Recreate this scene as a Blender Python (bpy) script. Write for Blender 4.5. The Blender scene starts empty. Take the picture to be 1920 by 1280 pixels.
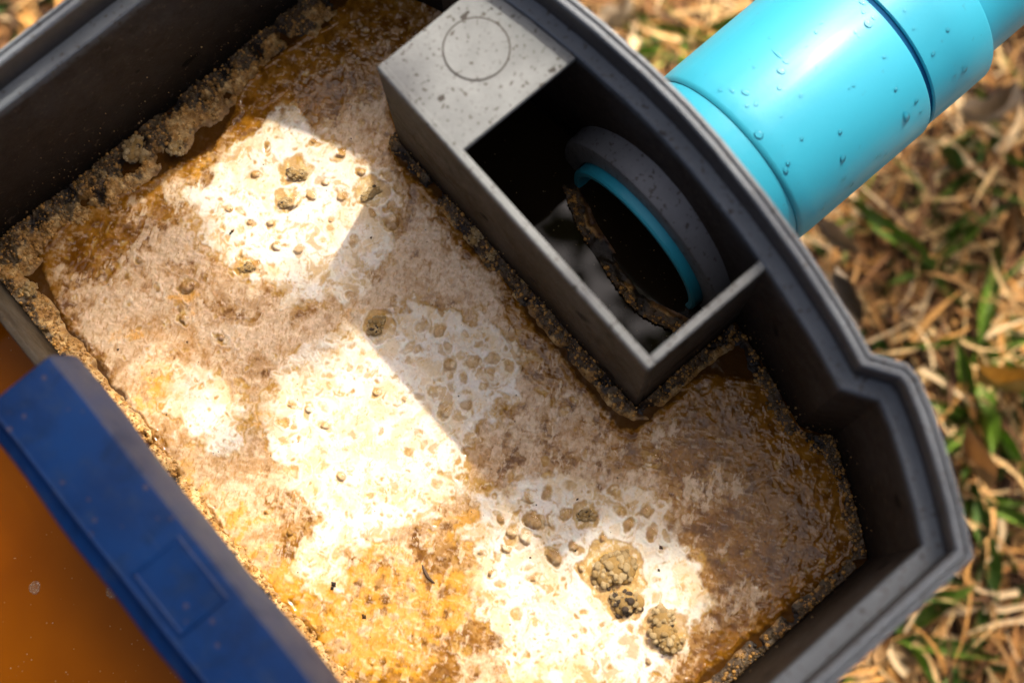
import bpy, bmesh, math, random
import numpy as np
from mathutils import Vector, Matrix, Quaternion

random.seed(11)
S = bpy.context.scene
COL = S.collection

# ------------------------------------------------------------------ camera
FPX = 1920 * 50 / 36          # focal length in photograph pixels
CAM_H = 0.52                  # height over the liquid (z = 0)
NADIR = (1036, 1211)
TURN = math.radians(40.8)     # the trap's long axis is world x
d = Vector(((NADIR[0]-960)/FPX, -(NADIR[1]-640)/FPX, -1)).normalized()
CAMQ = Quaternion((0, 0, 1), -TURN) @ d.rotation_difference(Vector((0, 0, -1)))
cam = bpy.data.cameras.new('camera')
camo = bpy.data.objects.new('camera', cam)
COL.objects.link(camo)
camo.location = (0, 0, CAM_H)
camo.rotation_mode = 'QUATERNION'
camo.rotation_quaternion = CAMQ
cam.lens = 50
cam.sensor_width = 36
cam.clip_start = 0.01
cam.clip_end = 200
cam.dof.use_dof = True
cam.dof.focus_distance = 0.528
cam.dof.aperture_fstop = 4.2
S.camera = camo

# ------------------------------------------------------------------ world, sun, exposure
SUN_EL = math.radians(49)
SUN_DIR = Vector((0.931, 0.366, 0)).normalized() * math.cos(SUN_EL) + Vector((0, 0, math.sin(SUN_EL)))
w = bpy.data.worlds.new('World')
S.world = w
w.use_nodes = True
nt = w.node_tree
sky = nt.nodes.new('ShaderNodeTexSky')
sky.sky_type = 'NISHITA'
sky.sun_disc = False
sky.sun_elevation = SUN_EL
sky.sun_rotation = math.atan2(SUN_DIR.x, SUN_DIR.y)
sky.dust_density = 8.0
sky.air_density = 0.35
sky.ozone_density = 0.0
nt.links.new(sky.outputs[0], nt.nodes['Background'].inputs[0])
nt.nodes['Background'].inputs[1].default_value = 0.15
sun = bpy.data.lights.new('sun', 'SUN')
sun.energy = 2.05
sun.angle = math.radians(1.0)
sun.color = (1.0, 0.94, 0.85)
suno = bpy.data.objects.new('sun', sun)
COL.objects.link(suno)
suno.location = SUN_DIR * 5
suno.rotation_mode = 'QUATERNION'
suno.rotation_quaternion = SUN_DIR.to_track_quat('Z', 'Y')
S.view_settings.view_transform = 'Standard'
S.view_settings.look = 'None'
S.view_settings.gamma = 1
S.view_settings.use_curve_mapping = False
S.view_settings.exposure = 1.0

# ------------------------------------------------------------------ helpers
MM = 0.001
def P(x, y, z=0.0):
    """where the sight line of a photograph point meets the height z (metres)"""
    r = CAMQ @ Vector(((x-960)/FPX, -(y-640)/FPX, -1))
    s = (z - CAM_H) / r.z
    return Vector((r.x*s, r.y*s, z))

def tag(o, label, cat=None, group=None, kind=None):
    o['label'] = label
    if cat: o['category'] = cat
    if group: o['group'] = group
    if kind: o['kind'] = kind
    return o

def empty(name, loc=(0, 0, 0)):
    o = bpy.data.objects.new(name, None)
    o.empty_display_size = 0.02
    o.location = loc
    COL.objects.link(o)
    return o

def link(name, me, mat=None, parent=None, loc=None):
    o = bpy.data.objects.new(name, me)
    if mat is not None and not me.materials: me.materials.append(mat)
    COL.objects.link(o)
    if parent is not None: o.parent = parent
    if loc is not None: o.location = loc
    return o

def mesh_np(name, V, F, smooth=True):
    """V (n,3) array, F (m,k) int array"""
    V = np.asarray(V, np.float32); F = np.asarray(F, np.int32)
    me = bpy.data.meshes.new(name)
    n, (m, k) = len(V), F.shape
    me.vertices.add(n); me.vertices.foreach_set('co', V.ravel())
    me.loops.add(m*k); me.loops.foreach_set('vertex_index', F.ravel())
    me.polygons.add(m)
    me.polygons.foreach_set('loop_start', np.arange(0, m*k, k, dtype=np.int32))
    me.update(calc_edges=True)
    me.polygons.foreach_set('use_smooth', np.full(m, smooth, bool))
    me.update()
    return me

def set_col(me, name, rgb):
    a = me.attributes.new(name, 'FLOAT_COLOR', 'POINT')
    c = np.ones((len(rgb), 4), np.float32); c[:, :rgb.shape[1]] = rgb
    a.data.foreach_set('color', c.ravel())

def bm_obj(name, bm, mat, parent=None, smooth=None, bevel=0):
    bmesh.ops.recalc_face_normals(bm, faces=bm.faces)
    me = bpy.data.meshes.new(name)
    bm.to_mesh(me); bm.free()
    o = link(name, me, mat, parent)
    if smooth is not None:
        for p in me.polygons: p.use_smooth = True
        me.set_sharp_from_angle(angle=math.radians(smooth))
    if bevel:
        b = o.modifiers.new('bevel', 'BEVEL'); b.width = bevel; b.segments = 2
        b.limit_method = 'ANGLE'; b.angle_limit = math.radians(35)
    return o

def box_bm(x0, x1, y0, y1, z0, z1, bm=None):
    bm = bm or bmesh.new()
    vs = [bm.verts.new((x, y, z)) for x in (x0, x1) for y in (y0, y1) for z in (z0, z1)]
    for f in ((0,1,3,2),(4,6,7,5),(0,4,5,1),(2,3,7,6),(0,2,6,4),(1,5,7,3)):
        bm.faces.new([vs[i] for i in f])
    return bm

# --- vectorised noise
def _h(ix, iy, s):
    x = (ix.astype(np.int64)*374761393 + iy.astype(np.int64)*668265263 + s*982451653) & 0xffffffff
    x = ((x ^ (x >> 13)) * 1274126177) & 0xffffffff
    x = ((x ^ (x >> 16)) * 2246822519) & 0xffffffff
    return ((x ^ (x >> 15)) & 0xffffff) / float(0xffffff)
def vn(x, y, s=0):
    ix = np.floor(x); iy = np.floor(y); fx = x-ix; fy = y-iy
    fx = fx*fx*fx*(fx*(fx*6-15)+10); fy = fy*fy*fy*(fy*(fy*6-15)+10)
    a = _h(ix, iy, s); b = _h(ix+1, iy, s); c = _h(ix, iy+1, s); e = _h(ix+1, iy+1, s)
    return (a*(1-fx)+b*fx)*(1-fy) + (c*(1-fx)+e*fx)*fy
def fbm(x, y, s=0, o=5, g=0.5):
    r = 0; a = 1; t = 0
    for i in range(o):
        c, k = math.cos(0.6*i+0.3), math.sin(0.6*i+0.3)
        r = r + a*vn((x*c-y*k)*2**i+i*17.3, (x*k+y*c)*2**i-i*9.1, s+i); t += a; a *= g
    return r/t
def worley(x, y, s=0):
    ix = np.floor(x); iy = np.floor(y)
    f1 = np.full(x.shape, 9.0); f2 = np.full(x.shape, 9.0); idv = np.zeros(x.shape)
    for dx in (-1, 0, 1):
        for dy in (-1, 0, 1):
            cx = ix+dx; cy = iy+dy
            px = cx+_h(cx, cy, s); py = cy+_h(cx, cy, s+1)
            dd = np.hypot(px-x, py-y); hv = _h(cx, cy, s+2)
            nearer = dd < f1
            f2 = np.where(nearer, f1, np.minimum(f2, dd))
            idv = np.where(nearer, hv, idv); f1 = np.where(nearer, dd, f1)
    return f1, f2, idv
def sstep(a, b, x):
    t = np.clip((x-a)/(b-a), 0, 1); return t*t*(3-2*t)
def lerp(a, b, t):
    return a + (b-a)*t[..., None]

def poly_sd(px, py, poly):
    """signed distance, positive inside"""
    dmin = np.full(px.shape, 1e9); ins = np.zeros(px.shape, bool)
    n = len(poly)
    for i in range(n):
        ax, ay = poly[i]; bx, by = poly[(i+1) % n]
        ex, ey = bx-ax, by-ay
        t = np.clip(((px-ax)*ex+(py-ay)*ey)/(ex*ex+ey*ey+1e-12), 0, 1)
        dmin = np.minimum(dmin, np.hypot(px-ax-t*ex, py-ay-t*ey))
        if ay != by:
            cr = ((ay > py) != (by > py)) & (px < (bx-ax)*(py-ay)/(by-ay)+ax)
            ins ^= cr
    return np.where(ins, dmin, -dmin)

def smooth_path(pts, n=4):
    """Catmull-Rom through 2-D points"""
    out = []
    for i in range(len(pts)-1):
        p0 = pts[max(i-1, 0)]; p1 = pts[i]; p2 = pts[i+1]; p3 = pts[min(i+2, len(pts)-1)]
        for k in range(n):
            t = k/n
            out.append(tuple(0.5*((2*b)+(-a+c)*t+(2*a-5*b+4*c-e)*t*t+(-a+3*b-3*c+e)*t**3)
                             for a, b, c, e in zip(p0, p1, p2, p3)))
    out.append(tuple(pts[-1]))
    return out

# ------------------------------------------------------------------ materials
class N:
    def __init__(s, name):
        s.m = bpy.data.materials.new(name); s.m.use_nodes = True
        s.t = s.m.node_tree; s.b = s.t.nodes['Principled BSDF']
        s.co = None
    def n(s, typ, **kw):
        o = s.t.nodes.new('ShaderNode'+typ)
        for k, v in kw.items():
            if k.startswith('i_'): o.inputs[k[2:].replace('_', ' ')].default_value = v
            else: setattr(o, k, v)
        return o
    def l(s, a, b): s.t.links.new(a, b)
    def obj(s):
        if s.co is None: s.co = s.n('TexCoord')
        return s.co.outputs['Object']
    def noise(s, scale, detail=5, rough=0.55, dist=0.0, vec=None):
        o = s.n('TexNoise'); o.inputs['Scale'].default_value = scale; o.inputs['Detail'].default_value = detail
        o.inputs['Roughness'].default_value = rough; o.inputs['Distortion'].default_value = dist
        s.l(vec or s.obj(), o.inputs['Vector']); return o.outputs['Fac']
    def ramp(s, fac, stops):
        o = s.n('ValToRGB'); e = o.color_ramp.elements
        while len(e) < len(stops): e.new(0.5)
        for q, (p, c) in zip(e, stops):
            q.position = p; q.color = (c, c, c, 1) if isinstance(c, (int, float)) else (*c, 1)
        s.l(fac, o.inputs[0]); return o.outputs[0]
    def mix(s, fac, a, b, blend='MIX'):
        o = s.n('Mix', data_type='RGBA', blend_type=blend)
        for k, v in ((0, fac), (6, a), (7, b)):
            if isinstance(v, (int, float)): o.inputs[k].default_value = v
            elif isinstance(v, tuple): o.inputs[k].default_value = (*v, 1)
            else: s.l(v, o.inputs[k])
        return o.outputs[2]
    def math(s, op, a, b=0.0):
        o = s.n('Math', operation=op)
        for k, v in ((0, a), (1, b)):
            if isinstance(v, (int, float)): o.inputs[k].default_value = v
            else: s.l(v, o.inputs[k])
        return o.outputs[0]
    def bump(s, h, dist, strength=1.0):
        o = s.n('Bump'); o.inputs['Distance'].default_value = dist; o.inputs['Strength'].default_value = strength
        s.l(h, o.inputs['Height']); s.l(o.outputs[0], s.b.inputs['Normal']); return o.outputs[0]
    def set(s, **kw):
        for k, v in kw.items():
            k = k.replace('_', ' ')
            i = s.b.inputs[k]
            if isinstance(v, (int, float)): i.default_value = v
            elif isinstance(v, tuple): i.default_value = (*v, 1)
            else: s.l(v, i)
        return s

def m_plastic(name, base, grime=0.0, top=0.02, film_col=(0.085, 0.055, 0.03)):
    m = N(name)
    n1 = m.noise(60, 6, 0.6); n2 = m.noise(900, 4, 0.65); n3 = m.noise(260, 5, 0.7)
    c = m.mix(m.ramp(n1, [(0.35, 0), (0.7, 1)]), tuple(x*0.85 for x in base), tuple(x*1.12 for x in base))
    # splashed dirt: fine dots
    dots = m.ramp(m.noise(560, 2, 0.5), [(0.615, 0), (0.67, 1)])
    c = m.mix(m.math('MULTIPLY', dots, 0.7), c, (0.05, 0.035, 0.02))
    big = m.ramp(m.noise(230, 2, 0.4), [(0.69, 0), (0.72, 1)])
    c = m.mix(m.math('MULTIPLY', big, 0.8), c, (0.03, 0.02, 0.012))
    if grime:
        sep = m.n('SeparateXYZ'); m.l(m.obj(), sep.inputs[0])
        z = m.math('ADD', sep.outputs[2], m.math('MULTIPLY', m.math('SUBTRACT', n3, 0.5), 0.05))
        g = m.ramp(m.math('DIVIDE', z, top), [(0.15, 1), (1.0, 0)])
        film = m.mix(m.math('MULTIPLY', m.ramp(m.noise(35, 4), [(0.25, 0.8), (0.6, 1)]), grime), c, film_col)
        film = m.mix(m.math('MULTIPLY', m.ramp(m.noise(110, 6, 0.7), [(0.5, 0), (0.75, 0.7)]), 1.0), film, tuple(x*0.35 for x in film_col))
        zf = m.ramp(m.math('DIVIDE', m.math('ADD', sep.outputs[2], m.math('MULTIPLY', m.math('SUBTRACT', n3, 0.5), 0.006)), 0.0755), [(0.93, 1), (0.985, 0.0)])
        c = m.mix(zf, c, film)
        c = m.mix(g, c, (0.012, 0.009, 0.006))
        c = m.mix(m.math('MULTIPLY', m.ramp(m.noise(75, 1, 0.3), [(0.705, 0), (0.725, 1)]), zf), c, (0.003, 0.002, 0.0015))
        c = m.mix(m.math('MULTIPLY', m.ramp(m.noise(430, 3, 0.6), [(0.62, 0), (0.70, 0.8)]), zf), c, tuple(x*2.6 for x in film_col))
    m.set(Base_Color=c, Roughness=m.ramp(n3, [(0.3, 0.38), (0.7, 0.6)]) if not grime else m.ramp(n3, [(0.3, 0.6), (0.7, 0.85)]), Specular_IOR_Level=0.12 if grime else 0.4)
    m.bump(n2, 0.0004, 0.5)
    return m.m

M = {}
M['shell'] = m_plastic('grey_plastic', (0.10, 0.108, 0.115), 0.98, 0.042, (0.028, 0.0195, 0.0132))
M['rim'] = m_plastic('rim_plastic', (0.128, 0.142, 0.152))
M['lipside'] = m_plastic('dark_lip_plastic', (0.042, 0.037, 0.034))  # darker, browner tone than the rim for the lip's inner face
M['plate'] = m_plastic('pale_grey_plastic', (0.215, 0.222, 0.212), 0.98, 0.022, (0.036, 0.023, 0.010))
M['collar'] = m_plastic('collar_plastic', (0.15, 0.155, 0.16))

def m_attr(name, fine=900, rough=(0.2, 0.5), bump=0.0003, spec=0.5, vary=0.25, sss=0.0):
    m = N(name)
    a = m.n('Attribute', attribute_name='Col')
    f = m.noise(fine, 5, 0.6)
    c = m.mix(vary, a.outputs['Color'], m.ramp(f, [(0.25, 0.25), (0.75, 1.75)]), 'MULTIPLY')
    m.set(Base_Color=c, Roughness=m.ramp(f, [(0.3, rough[0]), (0.7, rough[1])]), Specular_IOR_Level=spec)
    if sss:
        m.set(Subsurface_Weight=sss, Subsurface_Scale=0.0014)
        m.b.inputs['Subsurface Radius'].default_value = (1.0, 0.6, 0.3)
    m.bump(f, bump, 0.6)
    return m
mm = m_attr('greasy_scum', 1100, (0.03, 0.11), 0.00003, 0.38, 0.16, 0.4)
M['sludge'] = mm.m
M['crust'] = m_attr('dried_grease_crust', 1500, (0.25, 0.65), 0.0004, 0.4, 0.4).m
M['straw'] = m_attr('dry_grass', 300, (0.5, 0.8), 0.0004, 0.3, 0.35).m
mm = m_attr('green_grass', 300, (0.35, 0.6), 0.0004, 0.4, 0.3); M['green'] = mm.m

def m_pvc(name, base):
    m = N(name)
    n1 = m.noise(25, 4); n2 = m.noise(700, 3)
    mp = m.n('Mapping'); mp.inputs['Scale'].default_value = (6, 160, 160); m.l(m.obj(), mp.inputs[0])
    st = m.noise(1.0, 4, 0.6, 0.3, mp.outputs[0])
    c = m.mix(m.ramp(n1, [(0.3, 0), (0.7, 1)]), tuple(x*0.93 for x in base), base)
    sp = m.ramp(m.noise(420, 2, 0.5), [(0.70, 0), (0.75, 1)])
    c = m.mix(m.math('MULTIPLY', sp, 0.35), c, (0.03, 0.2, 0.26))
    m.set(Base_Color=c, Roughness=m.ramp(st, [(0.3, 0.34), (0.75, 0.55)]), Coat_Weight=0.12, Coat_Roughness=0.25)
    m.bump(n2, 0.0001, 0.25)
    return m.m
M['pvc'] = m_pvc('sky_blue_pvc', (0.026, 0.36, 0.49))
mg = N('deep_blue_cement'); mg.set(Base_Color=(0.002, 0.06, 0.15), Roughness=0.7, Specular_IOR_Level=0.1); M['glue'] = mg.m

def m_blue():
    m = N('dirty_blue_plastic')
    n1 = m.noise(28, 5, 0.6); n2 = m.noise(330, 3, 0.5); n3 = m.noise(120, 5, 0.7)
    c = m.mix(m.ramp(n1, [(0.3, 0), (0.72, 1)]), (0.0004, 0.014, 0.066), (0.0008, 0.028, 0.118))
    c = m.mix(m.math('MULTIPLY', m.ramp(n3, [(0.52, 0), (0.72, 1)]), 0.45), c, (0.02, 0.038, 0.075))
    v = m.n('TexVoronoi'); v.inputs['Scale'].default_value = 330; m.l(m.obj(), v.inputs['Vector'])
    sepc = m.n('SeparateColor'); m.l(v.outputs['Color'], sepc.inputs[0])
    keep = m.math('GREATER_THAN', sepc.outputs[0], 0.72)
    rad = m.math('MULTIPLY', sepc.outputs[1], 0.33)
    spot = m.math('MULTIPLY', m.math('LESS_THAN', v.outputs['Distance'], rad), keep)
    c = m.mix(m.math('MULTIPLY', spot, 0.5), c, (0.085, 0.06, 0.05))
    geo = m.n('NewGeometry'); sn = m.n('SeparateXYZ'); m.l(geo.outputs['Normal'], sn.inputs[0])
    side_tint = m.math('MULTIPLY', m.ramp(sn.outputs[0], [(0.45, 0), (0.75, 1)]), m.ramp(m.noise(90, 5, 0.65), [(0.3, 0.55), (0.7, 0.95)]))
    c = m.mix(side_tint, c, (0.062, 0.062, 0.080))     # paler grey-blue on the sloping side, picked by its normal
    streak = m.ramp(m.noise(45, 6, 0.7, 1.2), [(0.50, 0), (0.66, 1)])
    c = m.mix(m.math('MULTIPLY', streak, 0.55), c, (0.0004, 0.010, 0.040))
    scr = m.n('Mapping'); scr.inputs['Scale'].default_value = (900, 40, 300); scr.inputs['Rotation'].default_value = (0, 0, 0.3); m.l(m.obj(), scr.inputs[0])
    c = m.mix(m.math('MULTIPLY', m.ramp(m.noise(1.0, 3, 0.6, 0.0, scr.outputs[0]), [(0.66, 0), (0.72, 1)]), 0.35), c, (0.05, 0.085, 0.16))
    m.set(Base_Color=c, Roughness=m.ramp(n1, [(0.3, 0.4), (0.7, 0.6)]), Specular_IOR_Level=0.14)
    m.bump(n2, 0.0002, 0.4)
    return m.m
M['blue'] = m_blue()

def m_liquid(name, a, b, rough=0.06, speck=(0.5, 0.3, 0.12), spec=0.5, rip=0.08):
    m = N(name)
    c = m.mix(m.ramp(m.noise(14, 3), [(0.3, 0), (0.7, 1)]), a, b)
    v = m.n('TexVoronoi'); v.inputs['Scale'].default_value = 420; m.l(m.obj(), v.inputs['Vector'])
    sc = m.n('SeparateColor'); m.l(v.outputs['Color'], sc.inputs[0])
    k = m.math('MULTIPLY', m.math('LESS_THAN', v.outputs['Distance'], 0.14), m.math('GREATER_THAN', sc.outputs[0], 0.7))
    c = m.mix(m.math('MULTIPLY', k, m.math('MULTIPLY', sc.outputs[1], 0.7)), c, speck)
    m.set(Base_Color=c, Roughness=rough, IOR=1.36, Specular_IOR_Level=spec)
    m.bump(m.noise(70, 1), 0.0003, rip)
    return m.m
M['orange'] = m_liquid('murky_orange_water', (0.24, 0.058, 0.0002), (0.34, 0.092, 0.0004), spec=0.15)
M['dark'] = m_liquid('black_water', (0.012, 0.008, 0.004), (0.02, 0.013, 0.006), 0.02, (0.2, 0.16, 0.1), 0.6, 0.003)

def m_skin(name, mid, edge, ior, gl=0.03):
    """thin wet skin: see-through, tinted where it is seen edge-on, with a mirror-like surface"""
    m = N(name); t = m.t; out = [n_ for n_ in t.nodes if n_.type == 'OUTPUT_MATERIAL'][0]
    lw = m.n('LayerWeight'); lw.inputs['Blend'].default_value = 0.5
    tr = m.n('BsdfTransparent'); m.l(m.mix(m.ramp(lw.outputs['Facing'], [(0.35, 0), (0.85, 1)]), mid, edge), tr.inputs[0])
    g_ = m.n('BsdfGlossy'); g_.inputs['Roughness'].default_value = gl
    fr = m.n('Fresnel'); fr.inputs['IOR'].default_value = ior
    mx = m.n('MixShader'); m.l(fr.outputs[0], mx.inputs[0]); m.l(tr.outputs[0], mx.inputs[1]); m.l(g_.outputs[0], mx.inputs[2])
    m.l(mx.outputs[0], out.inputs['Surface'])
    return m.m
M['bubble'] = m_skin('amber_bubble', (0.99, 0.96, 0.88), (0.90, 0.74, 0.45), 1.45)
M['water'] = m_skin('clear_water', (1.0, 1.0, 1.0), (0.86, 0.96, 0.98), 1.3)
mb = N('froth_skin'); mb.set(Base_Color=(0.55, 0.38, 0.22), Roughness=0.25, Alpha=mb.ramp(mb.noise(3.0, 4), [(0.4, 0.15), (0.65, 0.6)])); M['froth'] = mb.m

def m_soil():
    m = N('soil')
    n1 = m.noise(18, 8, 0.7); n2 = m.noise(220, 6, 0.7)
    c = m.ramp(n1, [(0.3, (0.02, 0.010, 0.005)), (0.5, (0.06, 0.028, 0.012)), (0.7, (0.14, 0.07, 0.03))])
    c = m.mix(0.7, c, m.ramp(n2, [(0.3, 0.4), (0.7, 1.6)]), 'MULTIPLY')
    m.set(Base_Color=c, Roughness=0.9); m.bump(n2, 0.006, 0.9)
    return m.m
M['soil'] = m_soil()

# ------------------------------------------------------------------ ground
GZ = -0.20
gs = np.concatenate([[-60, -15, -4, -1.5], np.linspace(-0.8, 0.8, 161), [1.5, 4, 15, 60]])
gx, gy = np.meshgrid(gs, gs, indexing='ij')
gz = GZ - 0.012 + 0.022*fbm(gx*9+40, gy*9+40, 5, 5)*np.exp(-(np.hypot(gx, gy)/1.5)**2)
n = len(gs)
idx = np.arange(n*n).reshape(n, n)
F = np.stack([idx[:-1, :-1], idx[1:, :-1], idx[1:, 1:], idx[:-1, 1:]], -1).reshape(-1, 4)
g = link('ground', mesh_np('ground', np.stack([gx, gy, gz], -1).reshape(-1, 3), F), M['soil'])
g['kind'] = 'structure'

# ------------------------------------------------------------------ the trap: outline of the rim
# right-hand end wall (bowed, stepped in at the ears), listed from the near side to the far side; mm
half = [(112.7, -62.6), (121.5, -48.5), (129.5, -33.7), (134.9, -22.5), (138.8, -12.3), (139.0, -7.0), (132.9, 2.7),
        (135.9, 14.0), (138.4, 26.9), (140.8, 40.1), (143.6, 62), (145.4, 84), (145.9, 100)]
YM = 100.6
far = [(x, 2*YM-y) for x, y in half[:-1]][::-1]
right = half + far
left = [(-270, 263.8), (-276, 258), (-276, -57), (-270, -62.6)]
OUT = [(x*MM, y*MM) for x, y in (right + left)]     # counter-clockwise

def offset(poly, dist):
    n = len(poly); out = []
    for i in range(n):
        p0 = Vector(poly[i-1]); p1 = Vector(poly[i]); p2 = Vector(poly[(i+1) % n])
        a = (p1-p0).normalized(); b = (p2-p1).normalized()
        na = Vector((-a.y, a.x)); nb = Vector((-b.y, b.x))
        m = (na+nb).normalized()
        k = dist/max(0.45, m.dot(na))
        out.append((p1.x+m.x*k, p1.y+m.y*k))
    return out

def loft(loops, close=True):
    """loops: list of lists of 3-D points -> bmesh"""
    bm = bmesh.new(); rows = [[bm.verts.new(p) for p in L] for L in loops]
    n = len(rows[0])
    for a, b in zip(rows, rows[1:]):
        for i in range(n if close else n-1):
            j = (i+1) % n
            bm.faces.new((a[i], a[j], b[j], b[i]))
    return bm

ZL, ZS = 0.0875, 0.0755
def ring(dist, z): return [(x, y, z) for x, y in offset(OUT, dist*MM)]
trap = empty('grease_trap', (0, 0, GZ))
tag(trap, 'dark grey plastic grease trap tank with stepped rim, full of scum', 'grease trap')
def under(o, parent):
    o.parent = parent
    o.matrix_parent_inverse = Matrix.Translation(-parent.location)
    return o

wall = bm_obj('tank_wall', loft([ring(3, ZL-0.014), ring(4.5, GZ-0.004), ring(10, GZ-0.004), ring(13.6, GZ+0.004), ring(11.2, ZS-0.001)]), M['shell'], None, 30)
under(wall, trap)
ledge = bm_obj('seal_ledge', loft([ring(11.0, ZS-0.010), ring(11.0, ZS-0.0006), ring(10.4, ZS), ring(5.4, ZS), ring(4.6, ZS-0.004)]), M['rim'], None, 30)
under(ledge, trap)
lip = bm_obj('rim_lip', loft([ring(0.6, ZL-0.018), ring(0, ZL-0.017), ring(0, ZL-0.0012), ring(0.5, ZL-0.0005), ring(1.5, ZL-0.0003), ring(1.9, ZL-0.0014), ring(2.4, ZL-0.0014),
              ring(2.8, ZL), ring(4.4, ZL), ring(4.9, ZL-0.0006), ring(5.0, ZL-0.0014)]), M['rim'], None, 25)
under(lip, trap)
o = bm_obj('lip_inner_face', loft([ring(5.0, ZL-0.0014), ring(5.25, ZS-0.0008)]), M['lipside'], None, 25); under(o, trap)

# ------------------------------------------------------------------ outlet box inside the trap
BX0, BY0, BY1 = 0.0795, 0.0451, 0.1818
OY1 = 0.1400   # edge of the opening
ob = bpy.data.objects.new('outlet_box', None); COL.objects.link(ob); under(ob, trap)
def wall_x(y, dist=11.0):
    """x of the end wall at a given y, a given number of mm inside the outline"""
    p = offset(OUT, dist*MM)[:len(right)]
    for a, b in zip(p, p[1:]):
        if a[1] <= y <= b[1]: return a[0]+(b[0]-a[0])*(y-a[1])/(b[1]-a[1]+1e-9)
    return p[0][0]
T = 0.0032
def prism(poly, z0, z1):
    bm = bmesh.new()
    a = [bm.verts.new((x, y, z0)) for x, y in poly]; b = [bm.verts.new((x, y, z1)) for x, y in poly]
    n = len(poly); bm.faces.new(a[::-1]); bm.faces.new(b)
    for i in range(n): bm.faces.new((a[i], a[(i+1) % n], b[(i+1) % n], b[i]))
    return bm
ZB = ZS - 0.0006
o = bm_obj('front_panel', prism([(BX0, BY0), (BX0+T, BY0), (BX0+T, BY1), (BX0, BY1)], -0.10, ZB), M['plate'], None, 30, 0.0007); under(o, ob)
o = bm_obj('side_panel', prism([(BX0+T, BY0), (wall_x(BY0)+0.002, BY0), (wall_x(BY0)+0.002, BY0+T), (BX0+T, BY0+T)], -0.10, ZB-0.0003), M['plate'], None, 30, 0.0007); under(o, ob)
o = bm_obj('side_panel', prism([(BX0+T, BY1-T), (wall_x(BY1)+0.002, BY1-T), (wall_x(BY1)+0.002, BY1), (BX0+T, BY1)], -0.10, ZB-0.004), M['plate'], None, 30); under(o, ob)
# top plate, its inner edge follows the bowed wall
CX, CY, CR = 0.1089, 0.1643, 0.0111
pl = [(BX0+T*0.5, OY1)] + [(wall_x(OY1+(BY1-OY1)*k/6)-0.0003, OY1+(BY1-OY1)*k/6) for k in range(7)] + [(BX0+T*0.5, BY1-0.0002)]
o = bm_obj('top_plate', prism(pl, ZB-0.003, ZB-0.0001), M['plate'], None, 30, 0.0006); under(o, ob)
top_plate = o
# moulded knock-out disc: raised disc edge with a flat dark-coloured ring round it
mg = N('groove_dark'); mg.set(Base_Color=(0.05, 0.042, 0.034), Roughness=0.8); M['groove'] = mg.m
def lathe_z(cx, cy, prof, n=64):
    loops = []
    for r, z in prof: loops.append([(cx+r*math.cos(2*math.pi*k/n), cy+r*math.sin(2*math.pi*k/n), z) for k in range(n)])
    return loft(loops)
bm = lathe_z(CX, CY, [(CR-0.0001, ZB), (CR-0.0002, ZB+0.0002), (0.0002, ZB+0.0002)])
o = bm_obj('knockout_disc', bm, M['plate'], None); under(o, ob)
bm = lathe_z(CX, CY, [(CR+0.00045, ZB+0.00005), (CR-0.0002, ZB+0.00005)])
o = bm_obj('knockout_groove', bm, M['groove'], None); under(o, ob)

# ------------------------------------------------------------------ outlet pipe
PY, PZ = 0.0925, 0.005
def lathe_x(prof, n=96):
    """prof: (x, radius) pairs round the pipe axis"""
    return loft([[(x, PY+r*math.sin(2*math.pi*k/n), PZ+r*math.cos(2*math.pi*k/n)) for k in range(n)] for x, r in prof])
o = bm_obj('pipe_collar', lathe_x([(0.1375, 0.0460), (0.1360, 0.0448), (0.1255, 0.0442), (0.1242, 0.0434), (0.1238, 0.0420), (0.1238, 0.0345), (0.1300, 0.0340)]), M['collar'], None, 35); under(o, ob)

pipe = empty('drain_pipe', (0.15, PY, PZ))
tag(pipe, 'sky blue plastic drain pipe with wet couplings leaving the trap wall', 'pipe')
o = bm_obj('pipe_stub', lathe_x([(0.124, 0.0306), (0.1202, 0.0308), (0.1198, 0.0312), (0.1198, 0.0330), (0.1206, 0.0338), (0.136, 0.0339), (0.150, 0.0384), (0.178, 0.0384)]), M['pvc'], None, 35); under(o, pipe)
o = bm_obj('pipe_bore', lathe_x([(0.1212, 0.0307), (0.30, 0.0300)]), M['pvc'], None, 35); under(o, pipe)
o = bm_obj('coupling', lathe_x([(0.1668, 0.0380), (0.1668, 0.0387), (0.1676, 0.0394), (0.1690, 0.0398), (0.175, 0.0400), (0.2325, 0.0401), (0.2333, 0.0397), (0.2335, 0.0385), (0.2335, 0.034)]), M['pvc'], None, 35); under(o, pipe)
o = bm_obj('joint_gap', lathe_x([(0.230, 0.0350), (0.231, 0.0378), (0.2372, 0.0378), (0.238, 0.0350)]), M['glue'], None, 35); under(o, pipe)
o = bm_obj('coupling', lathe_x([(0.2362, 0.034), (0.2362, 0.0384), (0.2367, 0.0390), (0.250, 0.0392), (0.2660, 0.0391), (0.2668, 0.0386), (0.2670, 0.034)]), M['pvc'], None, 35); under(o, pipe)
o = bm_obj('pipe_run', lathe_x([(0.264, 0.0338), (0.272, 0.0340), (0.9, 0.0340)]), M['pvc'], None, 35); under(o, pipe)

# ------------------------------------------------------------------ inner divider and strainer basket
o = bm_obj('divider_panel', prism([(-0.0725, -0.051), (-0.0700, -0.051), (-0.0700, 0.2525), (-0.0725, 0.2525)], -0.12, 0.050), M['plate'], None, 30, 0.0005); under(o, trap)

basket = empty('strainer_basket', (-0.09, 0.05, -0.1))
tag(basket, 'dirty dark blue plastic strainer basket with broad flat edge over orange water', 'basket')
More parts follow.
